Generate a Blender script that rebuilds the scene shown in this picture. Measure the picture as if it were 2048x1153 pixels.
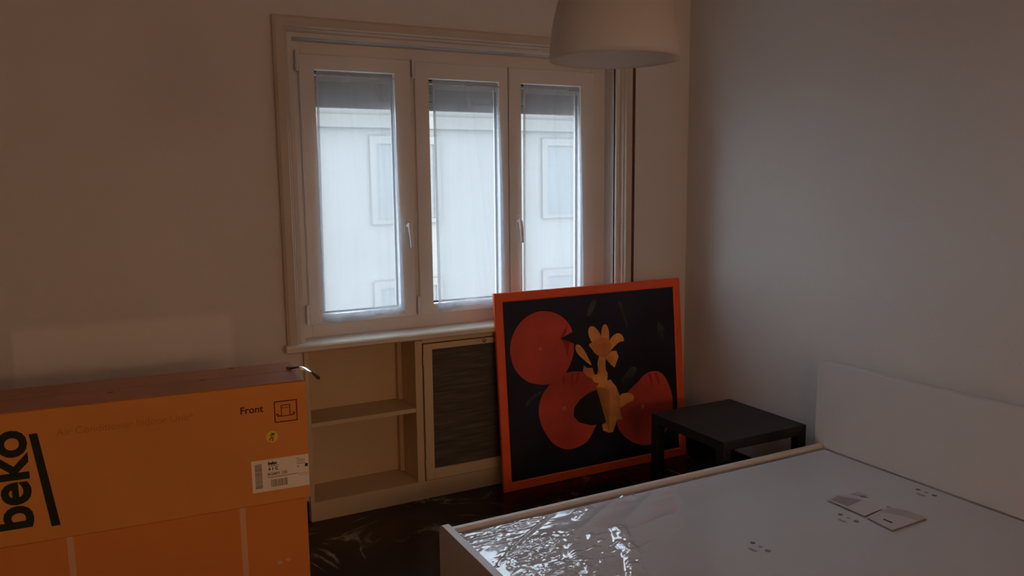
import bpy, bmesh, math, random
from mathutils import Vector, Matrix, noise

random.seed(7)
for o in list(bpy.data.objects):
    bpy.data.objects.remove(o, do_unlink=True)
scene = bpy.context.scene
COL = scene.collection

# ------------------------------------------------------------------ camera
cd = bpy.data.cameras.new('camera')
cam = bpy.data.objects.new('camera', cd)
COL.objects.link(cam)
cd.sensor_fit = 'HORIZONTAL'
cd.sensor_width = 36.0
cd.lens = 1593.6 / 2048 * 36.0
cd.clip_start = 0.05
cd.clip_end = 200
_r = Vector((0.8852, -0.4652, -0.0099)).normalized()
_f = Vector((0.4590, 0.8776, -0.1362))
_f = (_f - _r * _f.dot(_r)).normalized()
_u = _r.cross(_f)
cam.matrix_world = Matrix(((_r.x, _u.x, -_f.x, 0.0),
                           (_r.y, _u.y, -_f.y, 0.0),
                           (_r.z, _u.z, -_f.z, 1.70),
                           (0, 0, 0, 1)))
scene.camera = cam

# ------------------------------------------------------------------ world: overcast sky
world = bpy.data.worlds.new('overcast_sky')
scene.world = world
world.use_nodes = True
_bg = world.node_tree.nodes['Background']
_bg.inputs[0].default_value = (0.77, 0.87, 1.0, 1)
_bg.inputs[1].default_value = 7.0

# ------------------------------------------------------------------ colour management
vs = scene.view_settings
vs.view_transform = 'Standard'
vs.look = 'None'
vs.exposure = 0.0
vs.gamma = 1.0
vs.use_curve_mapping = False

WARM_FILL = (1.0, 0.56, 0.33, 14.2)      # colour and strength of the warm fill globes added unseen behind the camera


# ------------------------------------------------------------------ materials
def s2l(c):
    return tuple(((v / 255) / 12.92 if v / 255 <= 0.04045 else ((v / 255 + 0.055) / 1.055) ** 2.4) for v in c)


def mat(name, rgb, rough=0.6, spec=0.4, var=0.06, scale=8.0, bump=0.0, bscale=60.0, metal=0.0, stretch=None):
    """principled material; the colour is broken up slightly by noise"""
    m = bpy.data.materials.new(name)
    m.use_nodes = True
    nt = m.node_tree
    b = nt.nodes['Principled BSDF']
    b.inputs['Roughness'].default_value = rough
    b.inputs['Specular IOR Level'].default_value = spec
    b.inputs['Metallic'].default_value = metal
    tc = nt.nodes.new('ShaderNodeTexCoord')
    mp = nt.nodes.new('ShaderNodeMapping')
    nt.links.new(tc.outputs['Object'], mp.inputs['Vector'])
    if stretch:
        mp.inputs['Scale'].default_value = stretch
    n = nt.nodes.new('ShaderNodeTexNoise')
    n.inputs['Scale'].default_value = scale
    n.inputs['Detail'].default_value = 3
    nt.links.new(mp.outputs[0], n.inputs['Vector'])
    rmp = nt.nodes.new('ShaderNodeValToRGB')
    c = rgb
    rmp.color_ramp.elements[0].position = 0.3
    rmp.color_ramp.elements[1].position = 0.7
    rmp.color_ramp.elements[0].color = (*[max(0, v * (1 - var)) for v in c], 1)
    rmp.color_ramp.elements[1].color = (*[min(1, v * (1 + var)) for v in c], 1)
    nt.links.new(n.outputs['Fac'], rmp.inputs['Fac'])
    nt.links.new(rmp.outputs['Color'], b.inputs['Base Color'])
    if bump > 0:
        n2 = nt.nodes.new('ShaderNodeTexNoise')
        n2.inputs['Scale'].default_value = bscale
        n2.inputs['Detail'].default_value = 4
        nt.links.new(mp.outputs[0], n2.inputs['Vector'])
        bp = nt.nodes.new('ShaderNodeBump')
        bp.inputs['Strength'].default_value = bump
        bp.inputs['Distance'].default_value = 0.01
        nt.links.new(n2.outputs['Fac'], bp.inputs['Height'])
        nt.links.new(bp.outputs[0], b.inputs['Normal'])
    return m


def wall_material():
    """white emulsion; a slightly lighter soft-edged patch low on the window wall"""
    m = mat('wall_paint', (0.74, 0.71, 0.68), 0.85, 0.2, 0.02, 1.5, 0.08, 120)
    nt = m.node_tree
    b = nt.nodes['Principled BSDF']
    base = b.inputs['Base Color'].links[0].from_socket
    geo = nt.nodes.new('ShaderNodeNewGeometry')
    sep = nt.nodes.new('ShaderNodeSeparateXYZ')
    nt.links.new(geo.outputs['Position'], sep.inputs[0])

    def ss(sock, a, c):
        n = nt.nodes.new('ShaderNodeMapRange')
        n.interpolation_type = 'SMOOTHSTEP'
        n.inputs['From Min'].default_value = a
        n.inputs['From Max'].default_value = c
        nt.links.new(sock, n.inputs['Value'])
        return n.outputs[0]

    def mul(a, c):
        n = nt.nodes.new('ShaderNodeMath')
        n.operation = 'MULTIPLY'
        nt.links.new(a, n.inputs[0])
        nt.links.new(c, n.inputs[1])
        return n.outputs[0]
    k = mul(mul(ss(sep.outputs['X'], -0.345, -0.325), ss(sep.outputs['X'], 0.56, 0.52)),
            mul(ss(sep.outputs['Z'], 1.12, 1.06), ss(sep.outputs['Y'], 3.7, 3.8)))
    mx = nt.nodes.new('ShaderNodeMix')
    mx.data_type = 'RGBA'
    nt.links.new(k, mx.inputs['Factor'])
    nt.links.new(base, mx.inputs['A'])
    mx.inputs['B'].default_value = (0.86, 0.83, 0.79, 1)  # lighter colour inside the soft-edged rectangle
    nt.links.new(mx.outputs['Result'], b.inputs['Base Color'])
    return m


def marble_material():
    m = bpy.data.materials.new('black_marble')
    m.use_nodes = True
    nt = m.node_tree
    b = nt.nodes['Principled BSDF']
    b.inputs['Roughness'].default_value = 0.28
    b.inputs['Specular IOR Level'].default_value = 0.35
    tc = nt.nodes.new('ShaderNodeTexCoord')
    n1 = nt.nodes.new('ShaderNodeTexNoise')
    n1.inputs['Scale'].default_value = 2.3
    n1.inputs['Detail'].default_value = 8
    n1.inputs['Roughness'].default_value = 0.65
    n1.inputs['Distortion'].default_value = 1.4
    nt.links.new(tc.outputs['Object'], n1.inputs['Vector'])
    r1 = nt.nodes.new('ShaderNodeValToRGB')
    e = r1.color_ramp.elements
    e[0].position = 0.35
    e[0].color = (0.007, 0.004, 0.004, 1)
    e[1].position = 0.75
    e[1].color = (0.028, 0.014, 0.013, 1)
    nt.links.new(n1.outputs['Fac'], r1.inputs['Fac'])
    # thin pale veins
    n2 = nt.nodes.new('ShaderNodeTexNoise')
    n2.inputs['Scale'].default_value = 1.5
    n2.inputs['Detail'].default_value = 9
    n2.inputs['Roughness'].default_value = 0.6
    n2.inputs['Distortion'].default_value = 0.9
    nt.links.new(tc.outputs['Object'], n2.inputs['Vector'])
    r2 = nt.nodes.new('ShaderNodeValToRGB')
    r2.color_ramp.elements[0].position = 0.485
    r2.color_ramp.elements[0].color = (0, 0, 0, 1)
    r2.color_ramp.elements[1].position = 0.515
    r2.color_ramp.elements[1].color = (0, 0, 0, 1)
    x = r2.color_ramp.elements.new(0.5)
    x.color = (1, 1, 1, 1)
    nt.links.new(n2.outputs['Fac'], r2.inputs['Fac'])
    n3 = nt.nodes.new('ShaderNodeTexNoise')
    n3.inputs['Scale'].default_value = 3.7
    n3.inputs['Detail'].default_value = 3
    nt.links.new(tc.outputs['Object'], n3.inputs['Vector'])
    r3 = nt.nodes.new('ShaderNodeValToRGB')
    r3.color_ramp.elements[0].position = 0.46
    r3.color_ramp.elements[0].color = (0, 0, 0, 1)
    r3.color_ramp.elements[1].position = 0.60
    r3.color_ramp.elements[1].color = (0.55, 0.55, 0.55, 1)
    nt.links.new(n3.outputs['Fac'], r3.inputs['Fac'])
    mu = nt.nodes.new('ShaderNodeMath')
    mu.operation = 'MULTIPLY'
    nt.links.new(r2.outputs['Color'], mu.inputs[0])
    nt.links.new(r3.outputs['Color'], mu.inputs[1])
    mx = nt.nodes.new('ShaderNodeMix')
    mx.data_type = 'RGBA'
    nt.links.new(mu.outputs[0], mx.inputs['Factor'])
    nt.links.new(r1.outputs['Color'], mx.inputs['A'])
    mx.inputs['B'].default_value = (0.60, 0.54, 0.50, 1)
    nt.links.new(mx.outputs['Result'], b.inputs['Base Color'])
    return m


def schlick(nt, f0, k=1.0):
    """reflectance of a thin clear sheet, the same from both sides"""
    lw = nt.nodes.new('ShaderNodeLayerWeight')
    lw.inputs['Blend'].default_value = 0.5
    p = nt.nodes.new('ShaderNodeMath')
    p.operation = 'POWER'
    p.inputs[1].default_value = 5.0
    nt.links.new(lw.outputs['Facing'], p.inputs[0])
    m = nt.nodes.new('ShaderNodeMath')
    m.operation = 'MULTIPLY_ADD'
    m.use_clamp = True
    m.inputs[1].default_value = (1 - f0) * min(1.0, k)
    m.inputs[2].default_value = f0 * k
    nt.links.new(p.outputs[0], m.inputs[0])
    return m.outputs[0]


def thin_glass():
    m = bpy.data.materials.new('window_glass')
    m.use_nodes = True
    nt = m.node_tree
    nt.nodes.remove(nt.nodes['Principled BSDF'])
    t = nt.nodes.new('ShaderNodeBsdfTransparent')
    t.inputs[0].default_value = (0.93, 0.96, 0.96, 1)
    g = nt.nodes.new('ShaderNodeBsdfGlossy')
    g.inputs['Roughness'].default_value = 0.02
    mx = nt.nodes.new('ShaderNodeMixShader')
    nt.links.new(schlick(nt, 0.04), mx.inputs[0])
    nt.links.new(t.outputs[0], mx.inputs[1])
    nt.links.new(g.outputs[0], mx.inputs[2])
    nt.links.new(mx.outputs[0], nt.nodes['Material Output'].inputs['Surface'])
    return m


def sheer(name, opacity):
    m = bpy.data.materials.new(name)
    m.use_nodes = True
    nt = m.node_tree
    nt.nodes.remove(nt.nodes['Principled BSDF'])
    t = nt.nodes.new('ShaderNodeBsdfTransparent')
    t.inputs[0].default_value = (0.97, 0.98, 1, 1)
    tl = nt.nodes.new('ShaderNodeBsdfTranslucent')
    tl.inputs[0].default_value = (0.46, 0.50, 0.55, 1)
    df = nt.nodes.new('ShaderNodeBsdfDiffuse')
    df.inputs[0].default_value = (0.84, 0.86, 0.88, 1)
    m1 = nt.nodes.new('ShaderNodeMixShader')
    m1.inputs[0].default_value = 0.50
    nt.links.new(tl.outputs[0], m1.inputs[1])
    nt.links.new(df.outputs[0], m1.inputs[2])
    # weave: fine threads plus vertical density change
    tc = nt.nodes.new('ShaderNodeTexCoord')
    mp = nt.nodes.new('ShaderNodeMapping')
    mp.inputs['Scale'].default_value = (30, 1, 1.2)
    nt.links.new(tc.outputs['Object'], mp.inputs['Vector'])
    n = nt.nodes.new('ShaderNodeTexNoise')
    n.inputs['Scale'].default_value = 2.0
    nt.links.new(mp.outputs[0], n.inputs['Vector'])
    mr = nt.nodes.new('ShaderNodeMapRange')
    mr.inputs['To Min'].default_value = opacity - 0.015
    mr.inputs['To Max'].default_value = opacity + 0.015
    nt.links.new(n.outputs['Fac'], mr.inputs['Value'])
    mx = nt.nodes.new('ShaderNodeMixShader')
    nt.links.new(mr.outputs[0], mx.inputs[0])
    nt.links.new(t.outputs[0], mx.inputs[1])
    nt.links.new(m1.outputs[0], mx.inputs[2])
    nt.links.new(mx.outputs[0], nt.nodes['Material Output'].inputs['Surface'])
    return m


def film():
    """clear polythene wrapping: see-through with a glossy coat"""
    m = bpy.data.materials.new('clear_polythene')
    m.use_nodes = True
    nt = m.node_tree
    nt.nodes.remove(nt.nodes['Principled BSDF'])
    t = nt.nodes.new('ShaderNodeBsdfTransparent')
    t.inputs[0].default_value = (0.95, 0.96, 0.97, 1)
    g = nt.nodes.new('ShaderNodeBsdfGlossy')
    g.inputs['Roughness'].default_value = 0.08
    mx = nt.nodes.new('ShaderNodeMixShader')
    nt.links.new(schlick(nt, 0.04, 4.8), mx.inputs[0])
    nt.links.new(t.outputs[0], mx.inputs[1])
    nt.links.new(g.outputs[0], mx.inputs[2])
    nt.links.new(mx.outputs[0], nt.nodes['Material Output'].inputs['Surface'])
    return m


def emission(name, rgb, strength):
    m = bpy.data.materials.new(name)
    m.use_nodes = True
    nt = m.node_tree
    nt.nodes.remove(nt.nodes['Principled BSDF'])
    e = nt.nodes.new('ShaderNodeEmission')
    e.inputs[0].default_value = (*rgb, 1)
    e.inputs[1].default_value = strength
    nt.links.new(e.outputs[0], nt.nodes['Material Output'].inputs['Surface'])
    return m


def plastic_shade():
    m = bpy.data.materials.new('white_plastic_shade')
    m.use_nodes = True
    nt = m.node_tree
    b = nt.nodes['Principled BSDF']
    b.inputs['Base Color'].default_value = (0.80, 0.76, 0.71, 1)
    b.inputs['Roughness'].default_value = 0.4
    tl = nt.nodes.new('ShaderNodeBsdfTranslucent')
    tl.inputs[0].default_value = (0.92, 0.90, 0.88, 1)
    mx = nt.nodes.new('ShaderNodeMixShader')
    mx.inputs[0].default_value = 0.68
    nt.links.new(b.outputs[0], mx.inputs[1])
    nt.links.new(tl.outputs[0], mx.inputs[2])
    nt.links.new(mx.outputs[0], nt.nodes['Material Output'].inputs['Surface'])
    return m


def fruit_material():
    """painted pomegranate skin: crimson brushwork, object space"""
    m = mat('painted_fruit', (0.56, 0.070, 0.042), 0.55, 0.3, 0.28, 3.0)
    return m


M = {
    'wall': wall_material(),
    'ceiling': mat('ceiling_paint', (0.78, 0.76, 0.73), 0.9, 0.2, 0.02, 2),
    'marble': marble_material(),
    'lacquer': mat('cream_lacquer', (0.74, 0.66, 0.55), 0.45, 0.4, 0.03, 3, 0.04, 40),
    'trim': mat('trim_paint', (0.60, 0.52, 0.43), 0.5, 0.4, 0.03, 3, 0.03, 50),
    'pvc': mat('white_window_paint', (0.80, 0.77, 0.73), 0.4, 0.45, 0.02, 3),
    'cabinet': mat('cream_cabinet_paint', (0.66, 0.50, 0.30), 0.55, 0.35, 0.04, 3, 0.05, 40),
    'grille': mat('dark_grille', (0.12, 0.10, 0.08), 0.6, 0.3, 0.4, 5, stretch=(1, 1, 14)),
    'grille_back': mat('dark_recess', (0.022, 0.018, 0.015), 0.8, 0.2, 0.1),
    'brass': mat('brass', (0.75, 0.52, 0.22), 0.25, 0.5, 0.05, metal=1.0),
    'handle': mat('white_handle', (0.84, 0.82, 0.80), 0.35, 0.5, 0.02),
    'seal': mat('black_seal', (0.02, 0.018, 0.017), 0.7, 0.3, 0.05),
    'glass': thin_glass(),
    'sheer': sheer('sheer_voile', 0.43),
    'sheer_hem': sheer('sheer_voile_double', 0.66),
    'rod': mat('rod_metal', (0.75, 0.72, 0.66), 0.3, 0.5, 0.02, metal=0.8),
    'shutter': mat('grey_shutter', (0.28, 0.25, 0.235), 0.6, 0.3, 0.05),
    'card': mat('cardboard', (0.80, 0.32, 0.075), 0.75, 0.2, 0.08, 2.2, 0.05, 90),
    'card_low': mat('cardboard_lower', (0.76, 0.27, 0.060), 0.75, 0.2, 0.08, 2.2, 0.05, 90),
    'card_tape': mat('brown_packing_tape', (0.46, 0.165, 0.065), 0.5, 0.5, 0.10, 6),
    'ink': mat('dark_green_ink', (0.022, 0.030, 0.014), 0.7, 0.2, 0.1),
    'ink_red': mat('brown_ink', (0.16, 0.035, 0.010), 0.7, 0.2, 0.1),
    'ink_faint': mat('faint_brown_ink', (0.64, 0.235, 0.052), 0.7, 0.2, 0.05),
    'ink_black': mat('black_ink', (0.03, 0.022, 0.018), 0.7, 0.2, 0.05),
    'ink_grey': mat('grey_ink', (0.28, 0.21, 0.16), 0.7, 0.2, 0.05),
    'paper': mat('label_paper', (0.95, 0.86, 0.70), 0.6, 0.3, 0.03),
    'yellow': mat('yellow_sticker', (0.90, 0.64, 0.05), 0.5, 0.3, 0.03),
    'strap': mat('pale_strap', (0.78, 0.45, 0.26), 0.4, 0.4, 0.04),
    'strap_dark': mat('dark_webbing', (0.12, 0.06, 0.042), 0.8, 0.2, 0.1, 30),
    'foil': mat('clear_tape_end', (0.86, 0.88, 0.92), 0.18, 0.8, 0.05, 9, metal=0.9),
    'tape_dark': mat('brown_tape_end', (0.10, 0.045, 0.02), 0.4, 0.5, 0.05),
    'orange': mat('orange_frame_paint', (0.97, 0.130, 0.030), 0.45, 0.4, 0.06, 6),
    'canvas': mat('painted_dark_ground', (0.010, 0.010, 0.026), 0.5, 0.35, 0.6, 2.5),
    'fruit': fruit_material(),
    'fruit_fold': mat('painted_fruit_fold', (0.40, 0.026, 0.018), 0.55, 0.3, 0.2, 8),
    'fruit_light': mat('painted_fruit_light', (0.76, 0.16, 0.09), 0.55, 0.3, 0.1, 8),
    'petal': mat('painted_petal', (0.80, 0.33, 0.085), 0.55, 0.3, 0.25, 7),
    'petal_warm': mat('painted_petal_warm', (0.70, 0.235, 0.06), 0.55, 0.3, 0.25, 7),
    'leaf_dark': mat('painted_dark_leaf', (0.012, 0.014, 0.010), 0.5, 0.35, 0.4, 5),
    'leaf_dim': mat('painted_dim_leaf', (0.050, 0.050, 0.042), 0.55, 0.3, 0.5, 9),
    'black': mat('black_laminate', (0.011, 0.010, 0.010), 0.5, 0.35, 0.15, 6),
    'bed': mat('white_bed_foil', (0.70, 0.675, 0.65), 0.4, 0.4, 0.02, 2),
    'ticking': mat('mattress_fabric', (0.84, 0.83, 0.84), 0.8, 0.2, 0.02, 5),
    'film': film(),
    'mark': mat('grey_print', (0.10, 0.09, 0.085), 0.7, 0.2, 0.1),
    'mark_soft': mat('soft_grey_print', (0.36, 0.34, 0.33), 0.7, 0.2, 0.1),
    'mark_pale': mat('pale_grey_print', (0.46, 0.44, 0.44), 0.7, 0.2, 0.05),
    'leaflet': mat('leaflet_paper', (0.60, 0.57, 0.575), 0.6, 0.3, 0.02),
    'leaflet_grey': mat('leaflet_grey_print', (0.36, 0.33, 0.34), 0.6, 0.3, 0.05),
    'shade': plastic_shade(),
    'cord': mat('white_cord', (0.75, 0.73, 0.70), 0.5, 0.4, 0.02),
    'cable': mat('grey_cable', (0.25, 0.22, 0.20), 0.5, 0.4, 0.02),
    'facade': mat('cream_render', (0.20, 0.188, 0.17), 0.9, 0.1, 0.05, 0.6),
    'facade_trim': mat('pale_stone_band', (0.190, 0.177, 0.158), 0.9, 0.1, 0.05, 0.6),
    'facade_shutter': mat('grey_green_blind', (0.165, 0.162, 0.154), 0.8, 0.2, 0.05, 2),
    'roof': mat('clay_roof', (0.40, 0.20, 0.12), 0.9, 0.1, 0.15, 3),
    'asphalt': mat('street_asphalt', (0.30, 0.29, 0.28), 0.9, 0.1, 0.1, 2),
    'globe': emission('warm_fill_glow', WARM_FILL[:3], WARM_FILL[3]),
}


# ------------------------------------------------------------------ mesh helpers
def link(o, parent=None):
    COL.objects.link(o)
    if parent:
        o.parent = parent
    return o


def box(bm, x0, x1, y0, y1, z0, z1):
    v = [bm.verts.new(p) for p in ((x0, y0, z0), (x1, y0, z0), (x1, y1, z0), (x0, y1, z0),
                                   (x0, y0, z1), (x1, y0, z1), (x1, y1, z1), (x0, y1, z1))]
    for f in ((0, 3, 2, 1), (4, 5, 6, 7), (0, 1, 5, 4), (1, 2, 6, 5), (2, 3, 7, 6), (3, 0, 4, 7)):
        bm.faces.new([v[i] for i in f])
    return v


def tube(bm, pts, r, n=10, caps=True):
    rings = []
    for i, p in enumerate(pts):
        p = Vector(p)
        a = Vector(pts[max(0, i - 1)])
        b = Vector(pts[min(len(pts) - 1, i + 1)])
        d = (b - a).normalized()
        up = Vector((0, 0, 1)) if abs(d.z) < 0.9 else Vector((1, 0, 0))
        s = d.cross(up).normalized()
        t = s.cross(d)
        rr = r[i] if isinstance(r, (list, tuple)) else r
        rings.append([bm.verts.new(p + (s * math.cos(2 * math.pi * k / n) + t * math.sin(2 * math.pi * k / n)) * rr) for k in range(n)])
    for a, b in zip(rings, rings[1:]):
        for k in range(n):
            bm.faces.new((a[k], a[(k + 1) % n], b[(k + 1) % n], b[k]))
    if caps:
        bm.faces.new(list(reversed(rings[0])))
        bm.faces.new(rings[-1])


def lathe(bm, prof, n=48, close=False):
    rings = []
    for r, z in prof:
        rings.append([bm.verts.new((r * math.cos(2 * math.pi * k / n), r * math.sin(2 * math.pi * k / n), z)) for k in range(n)])
    pairs = list(zip(rings, rings[1:]))
    if close:
        pairs.append((rings[-1], rings[0]))
    for a, b in pairs:
        for k in range(n):
            bm.faces.new((a[k], a[(k + 1) % n], b[(k + 1) % n], b[k]))


def prism(bm, pts, d0, d1, plane='xz'):
    """polygon pts (in plane) extruded along the third axis from d0 to d1"""
    def P(a, b, d):
        return {'xz': (a, d, b), 'yz': (d, a, b), 'xy': (a, b, d)}[plane]
    A = [bm.verts.new(P(a, b, d0)) for a, b in pts]
    B = [bm.verts.new(P(a, b, d1)) for a, b in pts]
    bm.faces.new(A)
    bm.faces.new(list(reversed(B)))
    n = len(pts)
    for i in range(n):
        bm.faces.new((A[i], B[i], B[(i + 1) % n], A[(i + 1) % n]))


def obj(name, bm, m, parent=None, bevel=0.0, smooth=False, seg=2, loc=None):
    bmesh.ops.recalc_face_normals(bm, faces=bm.faces)
    if bevel > 0:
        bmesh.ops.bevel(bm, geom=[e for e in bm.edges if len(e.link_faces) == 2 and e.calc_face_angle(0) > 0.6],
                        offset=bevel, segments=seg, affect='EDGES', profile=0.5, clamp_overlap=True)
    me = bpy.data.meshes.new(name)
    bm.to_mesh(me)
    bm.free()
    me.materials.append(M[m])
    if smooth:
        for p in me.polygons:
            p.use_smooth = True
    o = bpy.data.objects.new(name, me)
    if loc:
        o.location = loc
    return link(o, parent)


def bxo(name, dims, m, parent=None, bevel=0.0, seg=2):
    bm = bmesh.new()
    box(bm, *dims)
    return obj(name, bm, m, parent, bevel, seg=seg)


def poly(name, pts, d0, d1, m, parent, plane='xz'):
    bm = bmesh.new()
    prism(bm, pts, d0, d1, plane)
    bmesh.ops.triangulate(bm, faces=[f for f in bm.faces if len(f.verts) > 4])
    return obj(name, bm, m, parent)


def disc(name, c, r, d0, d1, m, parent, plane='xz', n=24, sx=1.0, rot=0.0):
    pts = []
    for k in range(n):
        a = 2 * math.pi * k / n
        u, v = r * sx * math.cos(a), r * math.sin(a)
        pts.append((c[0] + u * math.cos(rot) - v * math.sin(rot), c[1] + u * math.sin(rot) + v * math.cos(rot)))
    return poly(name, pts, d0, d1, m, parent, plane)


def smooth_poly(pts, k=4):
    """closed Catmull-Rom through pts"""
    n = len(pts)
    out = []
    for i in range(n):
        p0, p1, p2, p3 = (Vector(pts[(i + j - 1) % n]) for j in range(4))
        for s in range(k):
            t = s / k
            q = 0.5 * ((2 * p1) + (p2 - p0) * t + (2 * p0 - 5 * p1 + 4 * p2 - p3) * t * t + (3 * p1 - p0 - 3 * p2 + p3) * t ** 3)
            out.append((q.x, q.y))
    return out


def text(name, s, size, m, parent, loc, rot, bold=0.0, sx=1.0, align='LEFT'):
    """flat lettering as a mesh of its own"""
    c = bpy.data.curves.new(name, 'FONT')
    c.body = s
    c.size = size
    c.offset = bold
    c.align_x = align
    c.resolution_u = 4
    t = bpy.data.objects.new(name, c)
    COL.objects.link(t)
    dg = bpy.context.evaluated_depsgraph_get()
    dg.update()
    me = bpy.data.meshes.new_from_object(t.evaluated_get(dg))
    COL.objects.unlink(t)
    bpy.data.objects.remove(t)
    me.materials.clear()
    me.materials.append(M[m])
    o = bpy.data.objects.new(name, me)
    o.scale = (sx, 1, 1)
    o.location = loc
    o.rotation_euler = rot
    return link(o, parent)


def empty(name, loc=(0, 0, 0), rz=0.0):
    o = bpy.data.objects.new(name, None)
    o.empty_display_size = 0.1
    o.location = loc
    o.rotation_euler = (0, 0, rz)
    return link(o)


def tag(o, label=None, cat=None, group=None, kind=None):
    if label:
        o['label'] = label
    if cat:
        o['category'] = cat
    if group:
        o['group'] = group
    if kind:
        o['kind'] = kind
    return o


def struct(o, label=None):
    return tag(o, label, None, None, 'structure')


# ================================================================== THE SETTING
XL, XR, YF, YB, ZC = -1.15, 3.24, -2.05, 3.86, 2.95       # left, right, rear, window wall, ceiling
OX0, OX1, OZ1 = 0.877, 2.715, 2.365                       # window opening

struct(bxo('floor', (XL - 0.2, XR + 0.2, YF - 2.2, YB + 0.36, -0.10, 0.0), 'marble'), 'black marble floor with thin pale veins')
struct(bxo('ceiling', (XL - 0.2, XR + 0.2, YF - 2.2, YB + 0.36, ZC, ZC + 0.12), 'ceiling'), 'plain white painted ceiling')
bm = bmesh.new()
box(bm, XL - 0.2, OX0, YB, YB + 0.36, 0, ZC)
box(bm, OX1, XR + 0.2, YB, YB + 0.36, 0, ZC)
box(bm, OX0, OX1, YB, YB + 0.36, OZ1, ZC)
box(bm, OX0, OX1, YB + 0.232, YB + 0.36, 0, 0.905)
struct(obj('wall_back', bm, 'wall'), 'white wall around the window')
struct(bxo('wall_right', (XR, XR + 0.15, YF, YB, 0, ZC), 'wall'), 'plain white wall behind the bed headboard')
struct(bxo('wall_left', (XL - 0.15, XL, YF, YB, 0, ZC), 'wall'), 'plain white wall opposite the bed')
DX0, DX1, DZ = -0.30, 2.60, 2.45                           # unseen doorway behind the camera, added to let the warm fill in
bm = bmesh.new()
box(bm, XL, DX0, YF - 0.12, YF, 0, ZC)
box(bm, DX1, XR, YF - 0.12, YF, 0, ZC)
box(bm, DX0, DX1, YF - 0.12, YF, DZ, ZC)
struct(obj('wall_rear', bm, 'wall'), 'white wall with a wide doorway added to let warm fill light in')
bm = bmesh.new()  # unseen hall, added to hold the warm fill globes
box(bm, XL - 0.2, XR + 0.2, YF - 2.2, YF - 2.08, 0, ZC)
box(bm, XL - 0.2, XL, YF - 2.08, YF - 0.12, 0, ZC)
box(bm, XR, XR + 0.2, YF - 2.08, YF - 0.12, 0, ZC)
struct(obj('wall_added_hall', bm, 'wall'), 'unseen white walls added around the warm fill globes')

# ---- dark marble skirting
SK = 0.105
struct(bxo('baseboard_right', (XR - 0.012, XR, YF, YB, 0, SK), 'marble', None, 0.002), 'black marble skirting along the bed wall')
bm = bmesh.new()
box(bm, XL, 0.858, YB - 0.012, YB, 0, SK)
box(bm, 2.72, XR - 0.012, YB - 0.012, YB, 0, SK)
struct(obj('baseboard_back', bm, 'marble', None, 0.002), 'black marble skirting along the window wall')
struct(bxo('baseboard_left', (XL, XL + 0.012, YF, YB - 0.012, 0, SK), 'marble', None, 0.002), 'black marble skirting opposite the bed')

# ---- architrave around the window (mitred profile)
PROF = [(0.0, YB + 0.01), (0.0, YB - 0.028), (0.012, YB - 0.036), (0.046, YB - 0.036), (0.052, YB - 0.022),
        (0.058, YB - 0.022), (0.066, YB - 0.004), (0.090, YB + 0.018), (0.090, YB + 0.03)]
TX0, TX1, TZ1, TZ0 = OX0 - 0.09, OX1 + 0.09, OZ1 + 0.09, 0.912
bm = bmesh.new()
paths = []
for d, y in PROF:
    paths.append([bm.verts.new(p) for p in ((TX0 + d, y, TZ0), (TX0 + d, y, TZ1 - d), (TX1 - d, y, TZ1 - d), (TX1 - d, y, TZ0))])
for a, b in zip(paths, paths[1:]):
    for k in range(3):
        bm.faces.new((a[k], a[k + 1], b[k + 1], b[k]))
struct(obj('trim_1', bm, 'trim'), 'cream moulded architrave round the window')

# ---- window_1: fixed frame, three sashes, sill
win = empty('window_1', (1.8, 3.98, 0.9))
struct(win, 'white three-sash casement window')


def wpart(o, parent=win):
    """keep world coordinates when parenting to the window"""
    o.parent = parent
    o.matrix_parent_inverse = Matrix.Translation(-Vector(win.location)) if parent is win else Matrix.Identity(4)
    return o


YFX, YSA = 3.985, 3.962         # faces of fixed frame and sashes
bm = bmesh.new()
box(bm, OX0 - 0.01, 0.945, YFX, 4.06, 0.905, OZ1 + 0.01)
box(bm, 2.615, OX1 + 0.01, YFX, 4.06, 0.905, OZ1 + 0.01)
box(bm, 0.945, 2.615, YFX, 4.06, 2.29, OZ1 + 0.01)
box(bm, 0.945, 2.615, YFX, 4.06, 0.905, 0.995)
box(bm, 1.495, 1.53, YFX - 0.004, 4.06, 0.995, 2.29)
wpart(obj('fixed_frame', bm, 'pvc', None, 0.003))
bm = bmesh.new()
prism(bm, [(YB - 0.062, 0.878), (YB - 0.070, 0.884), (YB - 0.070, 0.905), (YB - 0.062, 0.912), (YFX + 0.002, 0.912), (YFX + 0.002, 0.878)], 0.775, 2.835, 'yz')
wpart(obj('window_sill', bm, 'lacquer'))


def sash(x0, x1, z0, z1, gx0, gx1, gz0, gz1):
    bm = bmesh.new()
    o = [(x0, z0), (x1, z0), (x1, z1), (x0, z1)]
    i = [(gx0, gz0), (gx1, gz0), (gx1, gz1), (gx0, gz1)]
    j = [(gx0 + 0.002, gz0 + 0.002), (gx1 - 0.002, gz0 + 0.002), (gx1 - 0.002, gz1 - 0.002), (gx0 + 0.002, gz1 - 0.002)]
    loops = []
    for pts, y in ((o, 4.035), (o, YSA + 0.004), ([(a + (0.004 if a == x0 else -0.004), b + (0.004 if b == z0 else -0.004)) for a, b in o], YSA),
                   (i, YSA), (j, YSA + 0.012), (j, 4.035)):
        loops.append([bm.verts.new((a, y, b)) for a, b in pts])
    loops.append(loops[0])
    for a, b in zip(loops, loops[1:]):
        for k in range(4):
            bm.faces.new((a[k], a[(k + 1) % 4], b[(k + 1) % 4], b[k]))
    s = wpart(obj('sash', bm, 'pvc'))
    return s, (gx0, gx1, gz0, gz1)


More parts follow.
